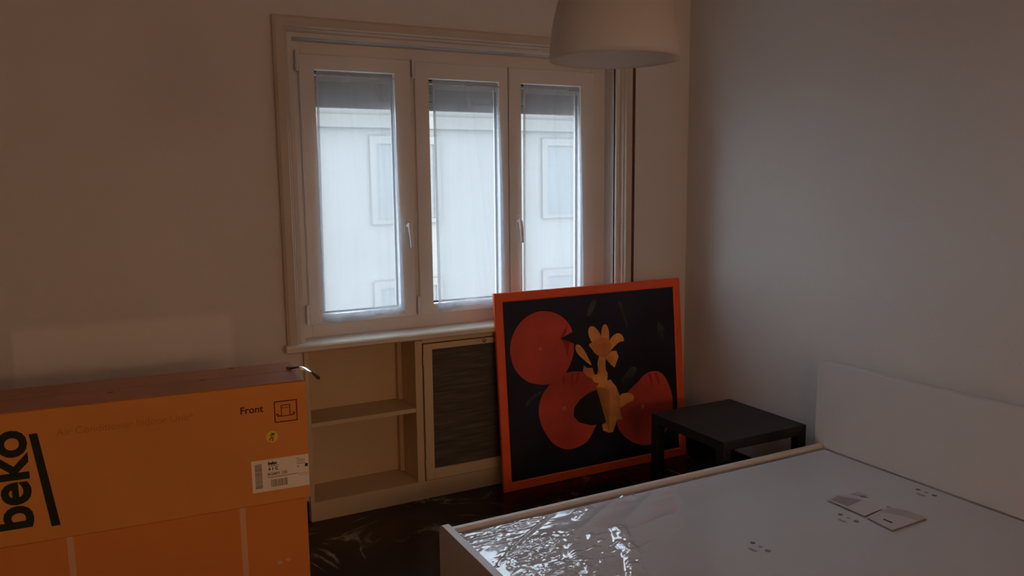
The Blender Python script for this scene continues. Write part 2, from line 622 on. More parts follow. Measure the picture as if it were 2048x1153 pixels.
SASH = [(0.929, 1.500, 0.977, 2.308, 1.003, 1.412, 1.026, 2.236),
        (1.522, 2.063, 0.977, 2.302, 1.597, 2.008, 1.034, 2.221),
        (2.068, 2.628, 0.977, 2.302, 2.143, 2.533, 1.040, 2.221)]


def sub(o, s):
    o.parent = s
    return o


for q, a in enumerate(SASH):
    s, g = sash(*a)
    sub(bxo('glass_pane', (g[0] - 0.004, g[1] + 0.004, 4.008, 4.013, g[2] - 0.004, g[3] + 0.004), 'glass'), s)
    bm = bmesh.new()
    y0, y1 = 3.998, 4.007
    box(bm, g[0] + 0.0, g[0] + 0.010, y0, y1, g[2], g[3])
    box(bm, g[1] - 0.010, g[1], y0, y1, g[2], g[3])
    box(bm, g[0] + 0.010, g[1] - 0.010, y0, y1, g[3] - 0.010, g[3])
    box(bm, g[0] + 0.010, g[1] - 0.010, y0, y1, g[2], g[2] + 0.010)
    sub(obj('glazing_seal', bm, 'seal'), s)
    if q < 2:                                   # hinges on the left edge, top and bottom
        for zc in (a[3] - 0.035, a[2] + 0.055):
            bm = bmesh.new()
            tube(bm, [(a[0] - 0.010, YSA - 0.006, zc - 0.05), (a[0] - 0.010, YSA - 0.006, zc + 0.05)], 0.008, 12)
            box(bm, a[0] - 0.014, a[0] - 0.001, YSA - 0.004, YFX + 0.002, zc - 0.042, zc + 0.042)
            sub(obj('hinge', bm, 'pvc'), s)
    if q in (0, 2):                             # lever handle
        hx = 1.455 if q == 0 else 2.108
        bm = bmesh.new()
        box(bm, hx - 0.014, hx + 0.014, YSA - 0.010, YSA + 0.001, 1.425, 1.50)
        tube(bm, [(hx, YSA - 0.008, 1.462), (hx, YSA - 0.042, 1.462)], 0.009, 12)
        hr = obj('handle_rose', bm, 'handle', None, 0.002)
        sub(hr, s)
        bm = bmesh.new()
        lean = 0.010
        tube(bm, [(hx - 0.002, YSA - 0.046, 1.476), (hx, YSA - 0.052, 1.46), (hx + lean * 0.5, YSA - 0.053, 1.41), (hx + lean, YSA - 0.050, 1.345)],
             [0.010, 0.011, 0.010, 0.009], 10)
        sub(obj('handle_lever', bm, 'handle', None, 0, True), s)

# ================================================================== WINDOW DRESSING
CURT = [  # x at top left/right, x at bottom left/right, z top, z bottom, label
    (1.008, 1.392, 0.990, 1.428, 2.228, 0.992, 'sheer white curtain on the sash that has its white handle turned face on'),
    (1.612, 1.992, 1.618, 2.030, 2.211, 0.998, 'sheer white curtain on the middle sash with a bare glass strip beside it'),
    (2.150, 2.515, 2.136, 2.542, 2.212, 1.000, 'sheer white curtain on the sash rising behind the orange-framed painting'),
]
for q, (xa, xb, xc, xd, zt, zb, lab) in enumerate(CURT):
    root = empty('sheer_curtain', ((xa + xb) / 2, 3.95, zb))
    NX, NZ = 72, 96

    def cpt(u, v, q=q, xa=xa, xb=xb, xc=xc, xd=xd, zt=zt, zb=zb):
        w = v ** 0.7
        l = xa + (xc - xa) * w
        r = xb + (xd - xb) * w
        x = l + (r - l) * u
        fold = 0.0042 * math.sin(u * 2 * math.pi * 3.2 + q * 1.7 + 0.9 * v) * (0.35 + 0.65 * v)
        fold += 0.0035 * noise.noise(Vector((u * 7 + q * 9, v * 1.6, 0.3)))
        crease = -0.005 * math.exp(-((u - (0.42 + 0.16 * v + 0.06 * q)) / 0.028) ** 2) * (1 - 0.5 * v)
        crease += 0.004 * math.exp(-((u - (0.80 - 0.25 * (1 - v) * (q == 1))) / 0.03) ** 2)
        # pressed fold lines of a new curtain
        for vf in (0.38, 0.62, 0.86):
            crease += 0.0022 * math.exp(-((v - vf - 0.01 * math.sin(u * 5 + q)) / 0.006) ** 2)
        z = zt + (zb - zt) * v - 0.012 * v * math.sin(u * 5.5 + q * 2) * (v > 0.9)
        y = 3.948 + fold + crease - 0.006 * v
        return Vector((x, min(y, 3.957), z)) - Vector(root.location)
    bm = bmesh.new()
    gr = [[bm.verts.new(cpt(i / NX, j / NZ)) for i in range(NX + 1)] for j in range(NZ + 1)]
    for j in range(NZ):
        for i in range(NX):
            bm.faces.new((gr[j][i], gr[j][i + 1], gr[j + 1][i + 1], gr[j + 1][i]))
    obj('voile', bm, 'sheer', root, 0, True)
    # doubled cloth: rod pocket, bottom hem and the two side hems
    for nm, (u0, u1, v0, v1) in (('rod_pocket', (0, 1, 0.0, 0.040)), ('bottom_hem', (0, 1, 0.962, 1.0)),
                                 ('side_hem', (0, 0.035, 0.04, 0.962)), ('side_hem', (0.965, 1, 0.04, 0.962))):
        bm = bmesh.new()
        nx = max(2, int(NX * (u1 - u0)))
        nz = max(2, int(NZ * (v1 - v0)))
        gr = [[bm.verts.new(cpt(u0 + (u1 - u0) * i / nx, v0 + (v1 - v0) * j / nz) - Vector((0, 0.0015, 0))) for i in range(nx + 1)] for j in range(nz + 1)]
        for j in range(nz):
            for i in range(nx):
                bm.faces.new((gr[j][i], gr[j][i + 1], gr[j + 1][i + 1], gr[j + 1][i]))
        obj(nm, bm, 'sheer_hem', root, 0, True)
    bm = bmesh.new()
    o0 = Vector(root.location)
    gx0, gx1 = SASH[q][4], SASH[q][5]
    tube(bm, [Vector((gx0 - 0.004, 3.951, zt - 0.020)) - o0, Vector((gx1 + 0.004, 3.951, zt - 0.020)) - o0], 0.0035, 8)
    for gx in (gx0 - 0.004, gx1 + 0.004):
        tube(bm, [Vector((gx, 3.951, zt - 0.020)) - o0, Vector((gx, YSA + 0.003, zt - 0.020)) - o0], 0.0035, 8)
    obj('curtain_rod', bm, 'rod', root)
    tag(root, lab, 'curtain', 'sheer curtains on the window sashes')

# roller shutter, lowered a little behind the panes
rs = empty('roller_shutter', (1.8, 4.12, 2.07))
sl = None
bm = bmesh.new()
prism(bm, [(-0.006, 0.0), (-0.006, 0.040), (0.0, 0.046), (0.006, 0.040), (0.006, 0.0), (0.0, -0.003)], -0.90, 0.90, 'yz')
for k in range(6):
    if sl is None:
        sl = obj('slat', bm, 'shutter', rs)
        o = sl
    else:
        o = sl.copy()
        link(o, rs)
    o.location = (0, 0, 0.0 + 0.048 * k)
sb = bxo('shutter_strap', (2.808, 2.842, YB - 0.004, YB, 0.93, 2.40), 'strap_dark')
tag(sb, 'dark brown shutter strap hanging beside the window architrave', 'strap')
tag(rs, 'grey roller shutter lowered a hand behind the window panes', 'roller shutter')

# ================================================================== CABINET UNDER THE WINDOW
cab = empty('radiator_cabinet', (0.862, 3.834, 0))
CW = 1.85                  # width
D = 0.255
# coordinates below are local to the cabinet's left front corner


def cpart(name, dims, m='cabinet', bevel=0.002, parent=cab):
    return bxo(name, dims, m, parent, bevel)


cpart('plinth', (0.0, CW, 0.0, D, 0.0, 0.10))
cpart('side_panel', (0.0, 0.022, 0.0, D, 0.10, 0.874))
cpart('side_panel', (CW - 0.022, CW, 0.0, D, 0.10, 0.874))
cpart('back_panel', (0.022, CW - 0.022, D - 0.012, D, 0.10, 0.874))
cpart('divider', (0.572, 0.612, 0.0, D - 0.012, 0.10, 0.866))
cpart('divider', (1.258, 1.298, 0.0, D - 0.012, 0.10, 0.866))
cpart('shelf', (0.022, 0.572, 0.004, D - 0.012, 0.484, 0.507))
cpart('shelf', (1.298, CW - 0.022, 0.004, D - 0.012, 0.484, 0.507))
cpart('top_panel', (0.022, CW - 0.022, 0.012, D - 0.012, 0.866, 0.877))
cpart('top_rail', (0.612, 1.258, 0.0, 0.012, 0.850, 0.877))
# inner stop of the open bay (the rear of the bay is slightly narrower)
cpart('batten', (0.548, 0.572, D - 0.05, D - 0.012, 0.10, 0.484))
cpart('batten', (0.548, 0.572, D - 0.05, D - 0.012, 0.507, 0.866))
dx0, dx1, dz0, dz1 = 0.616, 1.254, 0.106, 0.846
bm = bmesh.new()
ix0, ix1, iz0, iz1 = 0.664, 1.206, 0.163, 0.816
box(bm, dx0, ix0, -0.012, 0.010, dz0, dz1)
box(bm, ix1, dx1, -0.012, 0.010, dz0, dz1)
box(bm, ix0, ix1, -0.012, 0.010, iz1, dz1)
box(bm, ix0, ix1, -0.012, 0.010, dz0, iz0)
door = obj('door', bm, 'cabinet', cab, 0.002)
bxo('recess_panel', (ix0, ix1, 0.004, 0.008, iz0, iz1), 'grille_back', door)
bm = bmesh.new()
ns = 84
for k in range(ns):
    zc = iz0 + (iz1 - iz0) * (k + 0.5) / ns
    w = 0.0026 + 0.0006 * random.random()
    yo = 0.0012 * random.random()
    box(bm, ix0, ix1, -0.003 + yo, 0.003, zc - w, zc + w)
gl = obj('grille_slats', bm, 'grille', door)
gl['kind'] = 'stuff'
bm = bmesh.new()
lathe(bm, [(0.0, -0.0001), (0.006, 0.0), (0.005, 0.008), (0.009, 0.013), (0.010, 0.017), (0.007, 0.021), (0.0, 0.0225)], 16)
kn = obj('knob', bm, 'brass', door, 0, True, loc=(0.961, -0.012, 0.836))
kn.rotation_euler = (math.radians(90), 0, 0)
for zc in (0.76, 0.20):
    bm = bmesh.new()
    tube(bm, [(0.614, -0.016, zc - 0.025), (0.614, -0.016, zc + 0.025)], 0.005, 10)
    obj('hinge', bm, 'cabinet', door)
tag(cab, 'cream built-in cabinet with open shelves and dark grille door under the window', 'cabinet')

# ================================================================== PICTURE LEANING ON THE SILL
PW, PH, PT = 1.262, 1.090, 0.020
pic = empty('framed_painting', (1.878, 3.695, 0.002))
pic.rotation_euler = (math.radians(-5.2), 0, 0)
fw = 0.050
bm = bmesh.new()
o = [(0, 0), (PW, 0), (PW, PH), (0, PH)]
loops = []
for ins, y in ((0, PT), (0, 0.002), (0.003, 0.0), (fw - 0.006, 0.0), (fw, 0.004), (fw, PT)):
    loops.append([bm.verts.new(((ins if a == 0 else PW - ins), y, (ins if b == 0 else PH - ins))) for a, b in o])
loops.append(loops[0])
for a, b in zip(loops, loops[1:]):
    for k in range(4):
        bm.faces.new((a[k], a[(k + 1) % 4], b[(k + 1) % 4], b[k]))
obj('frame', bm, 'orange', pic)
canvas = bxo('canvas', (fw, PW - fw, 0.008, PT - 0.002, fw, PH - fw), 'canvas', pic)
ART = [  # name, material, layer, smooth?, outline in metres on the picture
    ('painted_leaf', 'leaf_dim', 1, 1, [(0.637, 1.009), (0.656, 0.99), (0.616, 0.924), (0.589, 0.919), (0.602, 0.966)]),
    ('painted_leaf', 'leaf_dim', 1, 1, [(0.806, 0.989), (0.836, 0.969), (0.852, 0.908), (0.871, 0.847), (0.859, 0.819), (0.842, 0.874), (0.819, 0.941)]),
    ('painted_leaf', 'leaf_dim', 1, 1, [(0.883, 0.586), (0.921, 0.576), (0.893, 0.534), (0.831, 0.492), (0.802, 0.51), (0.837, 0.554)]),
    ('painted_leaf', 'leaf_dim', 1, 1, [(1.09, 0.832), (1.116, 0.817), (1.14, 0.784), (1.106, 0.787), (1.131, 0.724), (1.088, 0.759)]),
    ('painted_leaf', 'leaf_dim', 1, 1, [(0.232, 0.518), (0.277, 0.521), (0.204, 0.483), (0.163, 0.448), (0.172, 0.482)]),
    ('painted_fruit', 'fruit', 2, 1, [(0.271, 0.97), (0.347, 0.963), (0.416, 0.932), (0.465, 0.882), (0.486, 0.835), (0.491, 0.785), (0.490, 0.742), (0.483, 0.702), (0.45, 0.637), (0.399, 0.581), (0.326, 0.56), (0.261, 0.562), (0.175, 0.593), (0.112, 0.657), (0.087, 0.727), (0.084, 0.793), (0.105, 0.857), (0.147, 0.913), (0.206, 0.952)]),
    ('painted_notch', 'canvas', 3.2, 0, [(0.403, 0.806), (0.440, 0.819), (0.487, 0.836), (0.500, 0.836), (0.503, 0.770), (0.482, 0.771), (0.455, 0.786)]),
    ('painted_fold', 'fruit_fold', 3, 1, [(0.405, 0.806), (0.44, 0.80), (0.463, 0.778), (0.452, 0.74), (0.446, 0.70), (0.437, 0.74), (0.425, 0.775)]),
    ('painted_fold', 'fruit_fold', 3, 1, [(0.405, 0.812), (0.43, 0.852), (0.452, 0.872), (0.445, 0.84), (0.425, 0.818)]),
    ('painted_sheen', 'fruit_light', 3, 1, [(0.283, 0.762), (0.271, 0.776), (0.259, 0.762), (0.271, 0.748)]),
    ('painted_fruit', 'fruit', 2.4, 1, [(0.448, 0.609), (0.541, 0.601), (0.6, 0.572), (0.637, 0.521), (0.664, 0.435), (0.656, 0.342), (0.608, 0.267), (0.547, 0.195), (0.464, 0.17), (0.398, 0.176), (0.323, 0.221), (0.265, 0.31), (0.243, 0.382), (0.244, 0.438), (0.269, 0.502), (0.312, 0.547), (0.367, 0.585)]),
    ('painted_fold', 'fruit_fold', 3, 1, [(0.462, 0.600), (0.478, 0.600), (0.474, 0.560), (0.466, 0.525), (0.460, 0.560)]),
    ('painted_fold', 'fruit_fold', 3, 1, [(0.505, 0.600), (0.522, 0.598), (0.506, 0.560), (0.488, 0.530), (0.495, 0.565)]),
    ('painted_fold', 'fruit_fold', 3, 1, [(0.405, 0.588), (0.420, 0.594), (0.418, 0.560), (0.408, 0.535), (0.405, 0.560)]),
    ('painted_sheen', 'fruit_light', 3, 1, [(0.419, 0.408), (0.407, 0.422), (0.395, 0.408), (0.407, 0.394)]),
    ('painted_fruit', 'fruit', 2, 1, [(1.033, 0.544), (1.092, 0.531), (1.134, 0.485), (1.166, 0.413), (1.178, 0.337), (1.157, 0.216), (1.074, 0.131), (0.997, 0.105), (0.923, 0.114), (0.839, 0.158), (0.774, 0.229), (0.765, 0.301), (0.785, 0.37), (0.849, 0.444), (0.926, 0.494), (0.973, 0.53)]),
    ('painted_fold', 'fruit_fold', 3, 1, [(1.005, 0.530), (1.020, 0.532), (1.028, 0.490), (1.030, 0.450), (1.015, 0.490)]),
    ('painted_fold', 'fruit_fold', 3, 1, [(1.050, 0.530), (1.066, 0.528), (1.082, 0.480), (1.085, 0.450), (1.066, 0.485)]),
    ('painted_sheen', 'fruit_light', 3, 1, [(0.962, 0.34), (0.95, 0.353), (0.938, 0.34), (0.95, 0.327)]),
    ('painted_dark_leaf', 'leaf_dark', 3.5, 0, [(0.724, 0.485), (0.655, 0.492), (0.578, 0.476), (0.514, 0.444), (0.473, 0.404), (0.466, 0.353), (0.503, 0.313), (0.582, 0.283), (0.665, 0.281), (0.724, 0.308), (0.736, 0.377)]),
    ('painted_petal', 'petal', 4, 1, [(0.591, 0.817), (0.599, 0.849), (0.621, 0.856), (0.646, 0.84), (0.672, 0.803), (0.674, 0.75), (0.616, 0.762)]),
    ('painted_petal', 'petal', 4, 1, [(0.678, 0.796), (0.688, 0.842), (0.707, 0.859), (0.726, 0.842), (0.734, 0.796), (0.721, 0.745), (0.674, 0.75)]),
    ('painted_petal', 'petal', 4, 1, [(0.721, 0.739), (0.749, 0.777), (0.786, 0.797), (0.821, 0.787), (0.836, 0.75), (0.803, 0.745), (0.766, 0.722), (0.728, 0.697)]),
    ('painted_petal', 'petal_warm', 4.4, 1, [(0.592, 0.75), (0.623, 0.767), (0.68, 0.784), (0.727, 0.768), (0.744, 0.719), (0.712, 0.675), (0.684, 0.667), (0.631, 0.696), (0.613, 0.722)]),
    ('painted_petal', 'petal', 4, 0, [(0.698, 0.665), (0.742, 0.698), (0.778, 0.697), (0.793, 0.66), (0.762, 0.599), (0.736, 0.62)]),
    ('painted_stem', 'petal', 4.2, 1, [(0.665, 0.687), (0.702, 0.682), (0.695, 0.607), (0.71, 0.57), (0.7, 0.524), (0.657, 0.518), (0.611, 0.536), (0.607, 0.571), (0.642, 0.578), (0.651, 0.601), (0.644, 0.637)]),
    ('painted_bud', 'petal', 4, 1, [(0.503, 0.757), (0.527, 0.757), (0.558, 0.722), (0.587, 0.667), (0.602, 0.632), (0.573, 0.651), (0.522, 0.698), (0.502, 0.729)]),
    ('painted_petal', 'petal_warm', 4, 0, [(0.544, 0.6), (0.551, 0.636), (0.57, 0.62), (0.608, 0.615), (0.619, 0.581), (0.612, 0.547), (0.572, 0.57)]),
    ('painted_stem', 'petal', 4.3, 0, [(0.628, 0.501), (0.658, 0.529), (0.728, 0.532), (0.767, 0.485), (0.788, 0.429), (0.783, 0.346), (0.8, 0.29), (0.764, 0.29), (0.732, 0.235), (0.73, 0.221), (0.702, 0.222), (0.662, 0.241), (0.657, 0.271), (0.693, 0.283), (0.711, 0.322), (0.717, 0.403), (0.713, 0.487)]),
    ('painted_petal', 'petal', 4, 1, [(0.79, 0.429), (0.849, 0.438), (0.887, 0.415), (0.88, 0.386), (0.836, 0.377), (0.784, 0.358)]),
]
for nm, m, lay, sm, pts in ART:
    y = 0.008 - 0.0004 * lay
    poly(nm, smooth_poly(pts, 4) if sm else pts, y, 0.008, m, canvas)
tag(pic, 'large orange-framed painting of red fruit and yellow flowers leaning against the sill', 'painting')

# ================================================================== SIDE TABLE
tab = empty('side_table', (2.572, 2.765, 0))
TS = 0.55
bxo('tabletop', (0, TS, 0, TS, 0.40, 0.45), 'black', tab, 0.002)
leg = None
for lx in (0.0, TS - 0.05):
    for ly in (0.0, TS - 0.05):
        if leg is None:
            bm = bmesh.new()
            box(bm, 0, 0.05, 0, 0.05, 0, 0.3995)
            leg = obj('leg', bm, 'black', tab, 0.0015)
            o = leg
        else:
            o = leg.copy()
            link(o, tab)
        o.location = (lx, ly, 0)
tag(tab, 'square black side table with four thick legs beside the bed', 'table')

# ================================================================== BED
bed = empty('bed_frame', (1.10, 1.31, 0))
BX0, BX1, BY0, BY1 = 1.100, 3.185, 1.31, 2.728


def rounded(y0, y1, z0, z1, r):
    pts = [(y0, z0), (y1, z0)]
    for cx, a0 in ((y1 - r, 0), (y0 + r, 90)):
        for k in range(9):
            a = math.radians(a0 + 90 * k / 8)
            pts.append((cx + r * math.cos(a), z1 - r + r * math.sin(a)))
    return pts


bm = bmesh.new()
prism(bm, rounded(0, BY1 - BY0, 0.0, 0.384, 0.035), 0.0, 0.030, 'yz')
obj('footboard', bm, 'bed', bed, 0.0015)
bm = bmesh.new()
prism(bm, rounded(-0.03, BY1 - BY0 - 0.015, 0.0, 0.792, 0.045), 2.025, 2.075, 'yz')
obj('headboard', bm, 'bed', bed, 0.002)
bm = bmesh.new()
box(bm, 0.030, 2.025, 0, 0.022, 0.12, 0.378)
rail = obj('side_rail', bm, 'bed', bed, 0.0015)
rail.location = (0, BY1 - BY0 - 0.066, 0)
r2 = rail.copy()
link(r2, bed)
r2.location = (0, 0.044, 0)
slat = None
for k in range(14):
    if slat is None:
        bm = bmesh.new()
        box(bm, 0, 0.07, 0.068, BY1 - BY0 - 0.068, 0.17, 0.19)
        slat = obj('slat', bm, 'bed', bed, 0.001)
        o = slat
    else:
        o = slat.copy()
        link(o, bed)
    o.location = (0.08 + 0.14 * k, 0, 0)
tag(bed, 'white double bed frame with rounded footboard and plain headboard against the wall', 'bed')

# ---- mattress in its polythene
MX0, MX1, MY0, MY1, MZ0, MZ1 = 1.136, 3.1245, 1.384, 2.652, 0.192, 0.362
mt = empty('mattress', (MX0, MY0, MZ0))
ML, MW, MH = MX1 - MX0, MY1 - MY0, MZ1 - MZ0
bxo('mattress_body', (0.004, ML - 0.004, 0.004, MW - 0.004, 0, MH), 'ticking', mt, 0.018, 4)

# film: a fine sheet with wrinkles, bunched at the foot end by the window side


def ridge(v):
    return 1 - abs(v)


def blob(wx, wy, cx, cy, rx, ry, ang=0.0):
    c, n = math.cos(ang), math.sin(ang)
    u = ((wx - cx) * c + (wy - cy) * n) / rx
    v = (-(wx - cx) * n + (wy - cy) * c) / ry
    return math.exp(-(u * u + v * v) ** 2)


def crumple(x, y, sx, sy, seed):
    d = noise.voronoi(Vector((x * sx, y * sy, seed)))[0]
    return d[0] - 0.35 * d[1]


def seg(wx, wy, ax, ay, bx, by):
    """distance to a segment and the position along it"""
    dx, dy = bx - ax, by - ay
    t = max(0.0, min(1.0, ((wx - ax) * dx + (wy - ay) * dy) / (dx * dx + dy * dy)))
    return math.hypot(wx - ax - t * dx, wy - ay - t * dy), t


STRIP = [(0.56, 0.275), (0.50, 0.40), (0.465, 0.49), (0.40, 0.60)]


def film_h(x, y):
    """height of the polythene above the fabric; x, y local to mattress"""
    wx, wy = x, MW - y                  # distance from foot end and from the window-side rail
    h = 0.0032
    if wx < 1.0 and wy < 0.9:
        wob = 0.02 * noise.noise(Vector((wx * 9, wy * 9, 3.3)))
        # streaks drawn out along the rail at the foot corner
        k = blob(wx, wy + wob, 0.13, 0.085, 0.23, 0.075, -0.25)
        if k > 0.01:
            h += k * (0.0095 * crumple(wx + wy * 0.3, wy, 8, 38, 1.0) + 0.003 * crumple(wx, wy, 40, 80, 2.0))
        # crumpled patches
        for (cx, cy, rx, ry, an, sd) in ((0.20, 0.275, 0.165, 0.085, -0.35, 3.0), (0.17, 0.47, 0.15, 0.075, -0.2, 4.0), (0.52, 0.080, 0.055, 0.028, -0.5, 5.0), (0.77, 0.035, 0.030, 0.030, 0.0, 6.0)):
            k = blob(wx + wob, wy - wob, cx, cy, rx, ry, an)
            if k > 0.01:
                h += k * (0.0125 * crumple(wx, wy, 17, 26, sd) + 0.0065 * crumple(wx + 0.3 * wy, wy, 42, 52, sd + 7))
        # loose specks
        k = blob(wx, wy, 0.34, 0.42, 0.20, 0.20)
        if k > 0.01:
            v = noise.noise(Vector((wx * 26 + wy * 12, wy * 34, 9.0)))
            h += k * 0.010 * max(0.0, v - 0.12)
            h += k * 0.0015 * noise.noise(Vector((wx * 14, wy * 14, 2.0)))
        # a standing strip of loose film
        best = 9.0
        for (a, b) in zip(STRIP, STRIP[1:]):
            d, t = seg(wx + wob * 0.6, wy, *a, *b)
            best = min(best, d)
        if best < 0.08:
            k = math.exp(-(best / 0.030) ** 4)
            h += k * (0.006 + 0.010 * crumple(wx, wy, 16, 11, 12.0) + 0.003 * crumple(wx, wy, 55, 40, 13.0))
        # one long sharp fold across the corner
        d, t = seg(wx, wy + 0.012 * math.sin(wx * 8), 0.02, 0.315, 0.42, 0.025)
        h += 0.0060 * math.exp(-(d / 0.007) ** 2) * math.sin(math.pi * min(1, t * 0.9 + 0.08))
    # soft tension folds running towards the headboard along the rail
    h += 0.0045 * math.exp(-(wy / 0.09) ** 2) * (0.5 + 0.5 * noise.noise(Vector((x * 2.2, wy * 20, 2))))
    h += 0.0030 * (ridge(noise.noise(Vector((x * 1.0 + y * 1.3, (y - x * 0.45) * 4.5, 6)))) ** 6) * math.exp(-(wx / 1.3) ** 2)
    edge = min(wx, wy, ML - x, y)
    return max(0.0012, h) * min(1.0, 0.35 + edge / 0.03 * 0.65)


bm = bmesh.new()
xs = []
x = 0.0
while x < ML - 1e-4:
    xs.append(x)
    x += 0.0036 if x < 0.66 else (0.007 if x < 1.0 else 0.020)
xs.append(ML)
ys = []
y = MW
while y > 1e-4:
    ys.append(y)
    y -= 0.0036 if MW - y < 0.66 else (0.007 if MW - y < 0.9 else 0.020)
ys.append(0.0)
grid = [[bm.verts.new((a, b, MH + film_h(a, b))) for a in xs] for b in ys]
for j in range(len(ys) - 1):
    for i in range(len(xs) - 1):
        bm.faces.new((grid[j][i], grid[j][i + 1], grid[j + 1][i + 1], grid[j + 1][i]))
# skirt of film down the sides
border = [grid[0][i] for i in range(len(xs))] + [grid[j][-1] for j in range(1, len(ys))] + \
         [grid[-1][i] for i in range(len(xs) - 2, -1, -1)] + [grid[j][0] for j in range(len(ys) - 2, 0, -1)]
low = [bm.verts.new((v.co.x, v.co.y, 0.01)) for v in border]
n = len(border)
for i in range(n):
    bm.faces.new((border[i], border[(i + 1) % n], low[(i + 1) % n], low[i]))
wrap = obj('polythene_wrap', bm, 'film', mt, 0, True)

FZ = MH + 0.0005
for (px, py) in ((2.064, 2.014), (2.547, 2.030), (3.045, 2.047)):      # three printed marks along the middle
    cx, cy = px - MX0, py - MY0
    disc('printed_dot', (cx - 0.001, cy + 0.037), 0.0095, FZ, FZ + 0.0006, 'mark', mt, 'xy', 16)
    disc('printed_dot', (cx + 0.001, cy - 0.036), 0.0105, FZ, FZ + 0.0006, 'mark', mt, 'xy', 16)
    disc('printed_dot', (cx, cy), 0.008, FZ, FZ + 0.0006, 'mark_soft', mt, 'xy', 16)
    pts = []
    for r_, rng in ((0.050, range(13)), (0.036, range(12, -1, -1))):
        for k in rng:
            a = math.radians(163 + 46 * k / 12)
            pts.append((cx + r_ * math.cos(a), cy + r_ * math.sin(a)))
    poly('printed_arc', pts, FZ, FZ + 0.0006, 'mark_soft', mt, 'xy')

# two slips of paper lying on the film
LFZ = MZ1 + 0.0075
lf = empty('leaflet', (2.65, 2.09, LFZ))


def slip(name, pts, z0, z1, m, root):
    return poly(name, [(a - root.location.x, b - root.location.y) for a, b in pts], z0, z1, m, root, 'xy')


slip('sheet', [(2.606, 2.186), (2.684, 2.200), (2.752, 2.150), (2.728, 2.085), (2.731, 2.015), (2.604, 2.002)], 0.0, 0.0012, 'leaflet', lf)
slip('printed_panel', [(2.616, 2.178), (2.676, 2.190), (2.725, 2.109), (2.622, 2.095)], 0.0013, 0.0017, 'leaflet_grey', lf)
slip('printed_lines', [(2.735, 2.180), (2.790, 2.183), (2.791, 2.130), (2.757, 2.150)], 0.0, 0.0006, 'mark_pale', lf)
tag(lf, 'small white paper slip with a grey panel lying on the wrapped mattress', 'leaflet')
lf2 = empty('leaflet', (2.69, 1.93, LFZ))
slip('sheet', [(2.601, 1.990), (2.753, 2.012), (2.795, 1.962), (2.804, 1.872), (2.585, 1.865)], 0.0, 0.0012, 'leaflet', lf2)
slip('printed_panel', [(2.690, 1.998), (2.750, 2.006), (2.790, 1.960), (2.798, 1.876), (2.745, 1.874), (2.730, 1.935)], 0.0013, 0.0017, 'mark_pale', lf2)
slip('printed_bar', [(2.637, 1.945), (2.645, 1.945), (2.646, 1.907), (2.638, 1.907)], 0.0013, 0.0018, 'ink_black', lf2)
tag(lf2, 'pale grey printed slip with a short black bar lying on the wrapped mattress', 'leaflet')
disc('printed_dot', (2.774 - MX0, 2.022 - MY0), 0.010, FZ, FZ + 0.0006, 'mark_soft', mt, 'xy', 16)
tag(mt, 'white mattress wrapped in wrinkled clear polythene on the bed', 'mattress')

# ================================================================== CARTONS
YAW = -math.atan(0.065)
UB = empty('cardboard_box', (0.622, 2.764, 0.572), YAW)      # local: -x runs along the front, +y to the back
UL, UD, UH = 1.10, 0.322, 0.428
bm = bmesh.new()
box(bm, -UL, 0, 0, UD, 0, UH)
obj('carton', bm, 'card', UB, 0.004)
# top flaps: two long flaps that meet along the middle, taped
bxo('top_flap', (-UL + 0.004, -0.004, 0.004, UD / 2 - 0.002, UH + 0.0005, UH + 0.004), 'card_tape', UB, 0.001)
bxo('top_flap', (-UL + 0.004, -0.004, UD / 2 + 0.002, UD - 0.004, UH + 0.0005, UH + 0.004), 'card_tape', UB, 0.001)
for (px, py) in ((-0.33, 0.16), (-0.22, 0.30), (-0.62, 0.12)):
    disc('staple_hole', (px, py), 0.007, UH + 0.004, UH + 0.0048, 'tape_dark', UB, 'xy', 10, 1.4)
R90 = math.radians(90)
FY = -0.0006
# big vertical logo: reads upwards, baseline on the right, underlined by a slanted bar
lg = text('printed_logo', 'beko', 0.158, 'ink', UB, (-0.860, FY, 0.050), (R90, -R90, 0), 0.0045, 1.02)
poly('printed_bar', [(-0.848, 0.355), (-0.825, 0.355), (-0.784, 0.046), (-0.809, 0.046)], FY, 0.0, 'ink', UB)
text('printed_text', 'Air Conditioner Indoor Unit*', 0.0335, 'ink_faint', UB, (-0.774, FY, 0.338), (R90, 0, 0), 0.0004, 1.0)
text('printed_text', 'Front', 0.034, 'ink_red', UB, (-0.224, FY, 0.336), (R90, 0, 0), 0.0008, 1.0)
# front symbol: square with an appliance and two side handles
bm = bmesh.new()
x0, x1, z0, z1, t = -0.111, -0.032, 0.290, 0.367, 0.004
for dims in ((x0, x1, z0, z0 + t), (x0, x1, z1 - t, z1), (x0, x0 + t, z0 + t, z1 - t), (x1 - t, x1, z0 + t, z1 - t)):
    box(bm, dims[0], dims[1], FY, 0, dims[2], dims[3])
ax0, ax1, az0, az1 = -0.088, -0.056, 0.310, 0.352
for dims in ((ax0, ax1, az0, az0 + 0.003), (ax0, ax1, az1 - 0.003, az1), (ax0, ax0 + 0.003, az0 + 0.003, az1 - 0.003), (ax1 - 0.003, ax1, az0 + 0.003, az1 - 0.003),
             (ax0 + 0.003, ax1 - 0.003, az1 - 0.012, az1 - 0.010)):
    box(bm, dims[0], dims[1], FY, 0, dims[2], dims[3])
for sgn, cx in ((-1, ax0), (1, ax1)):
    a, b = sorted((cx, cx + sgn * 0.014))
    box(bm, a, b, FY, 0, 0.311, 0.315)
    a, b = sorted((cx + sgn * 0.008, cx + sgn * 0.016))
    box(bm, a, b, FY, 0, 0.316, 0.322)
obj('printed_symbol', bm, 'ink_red', UB)
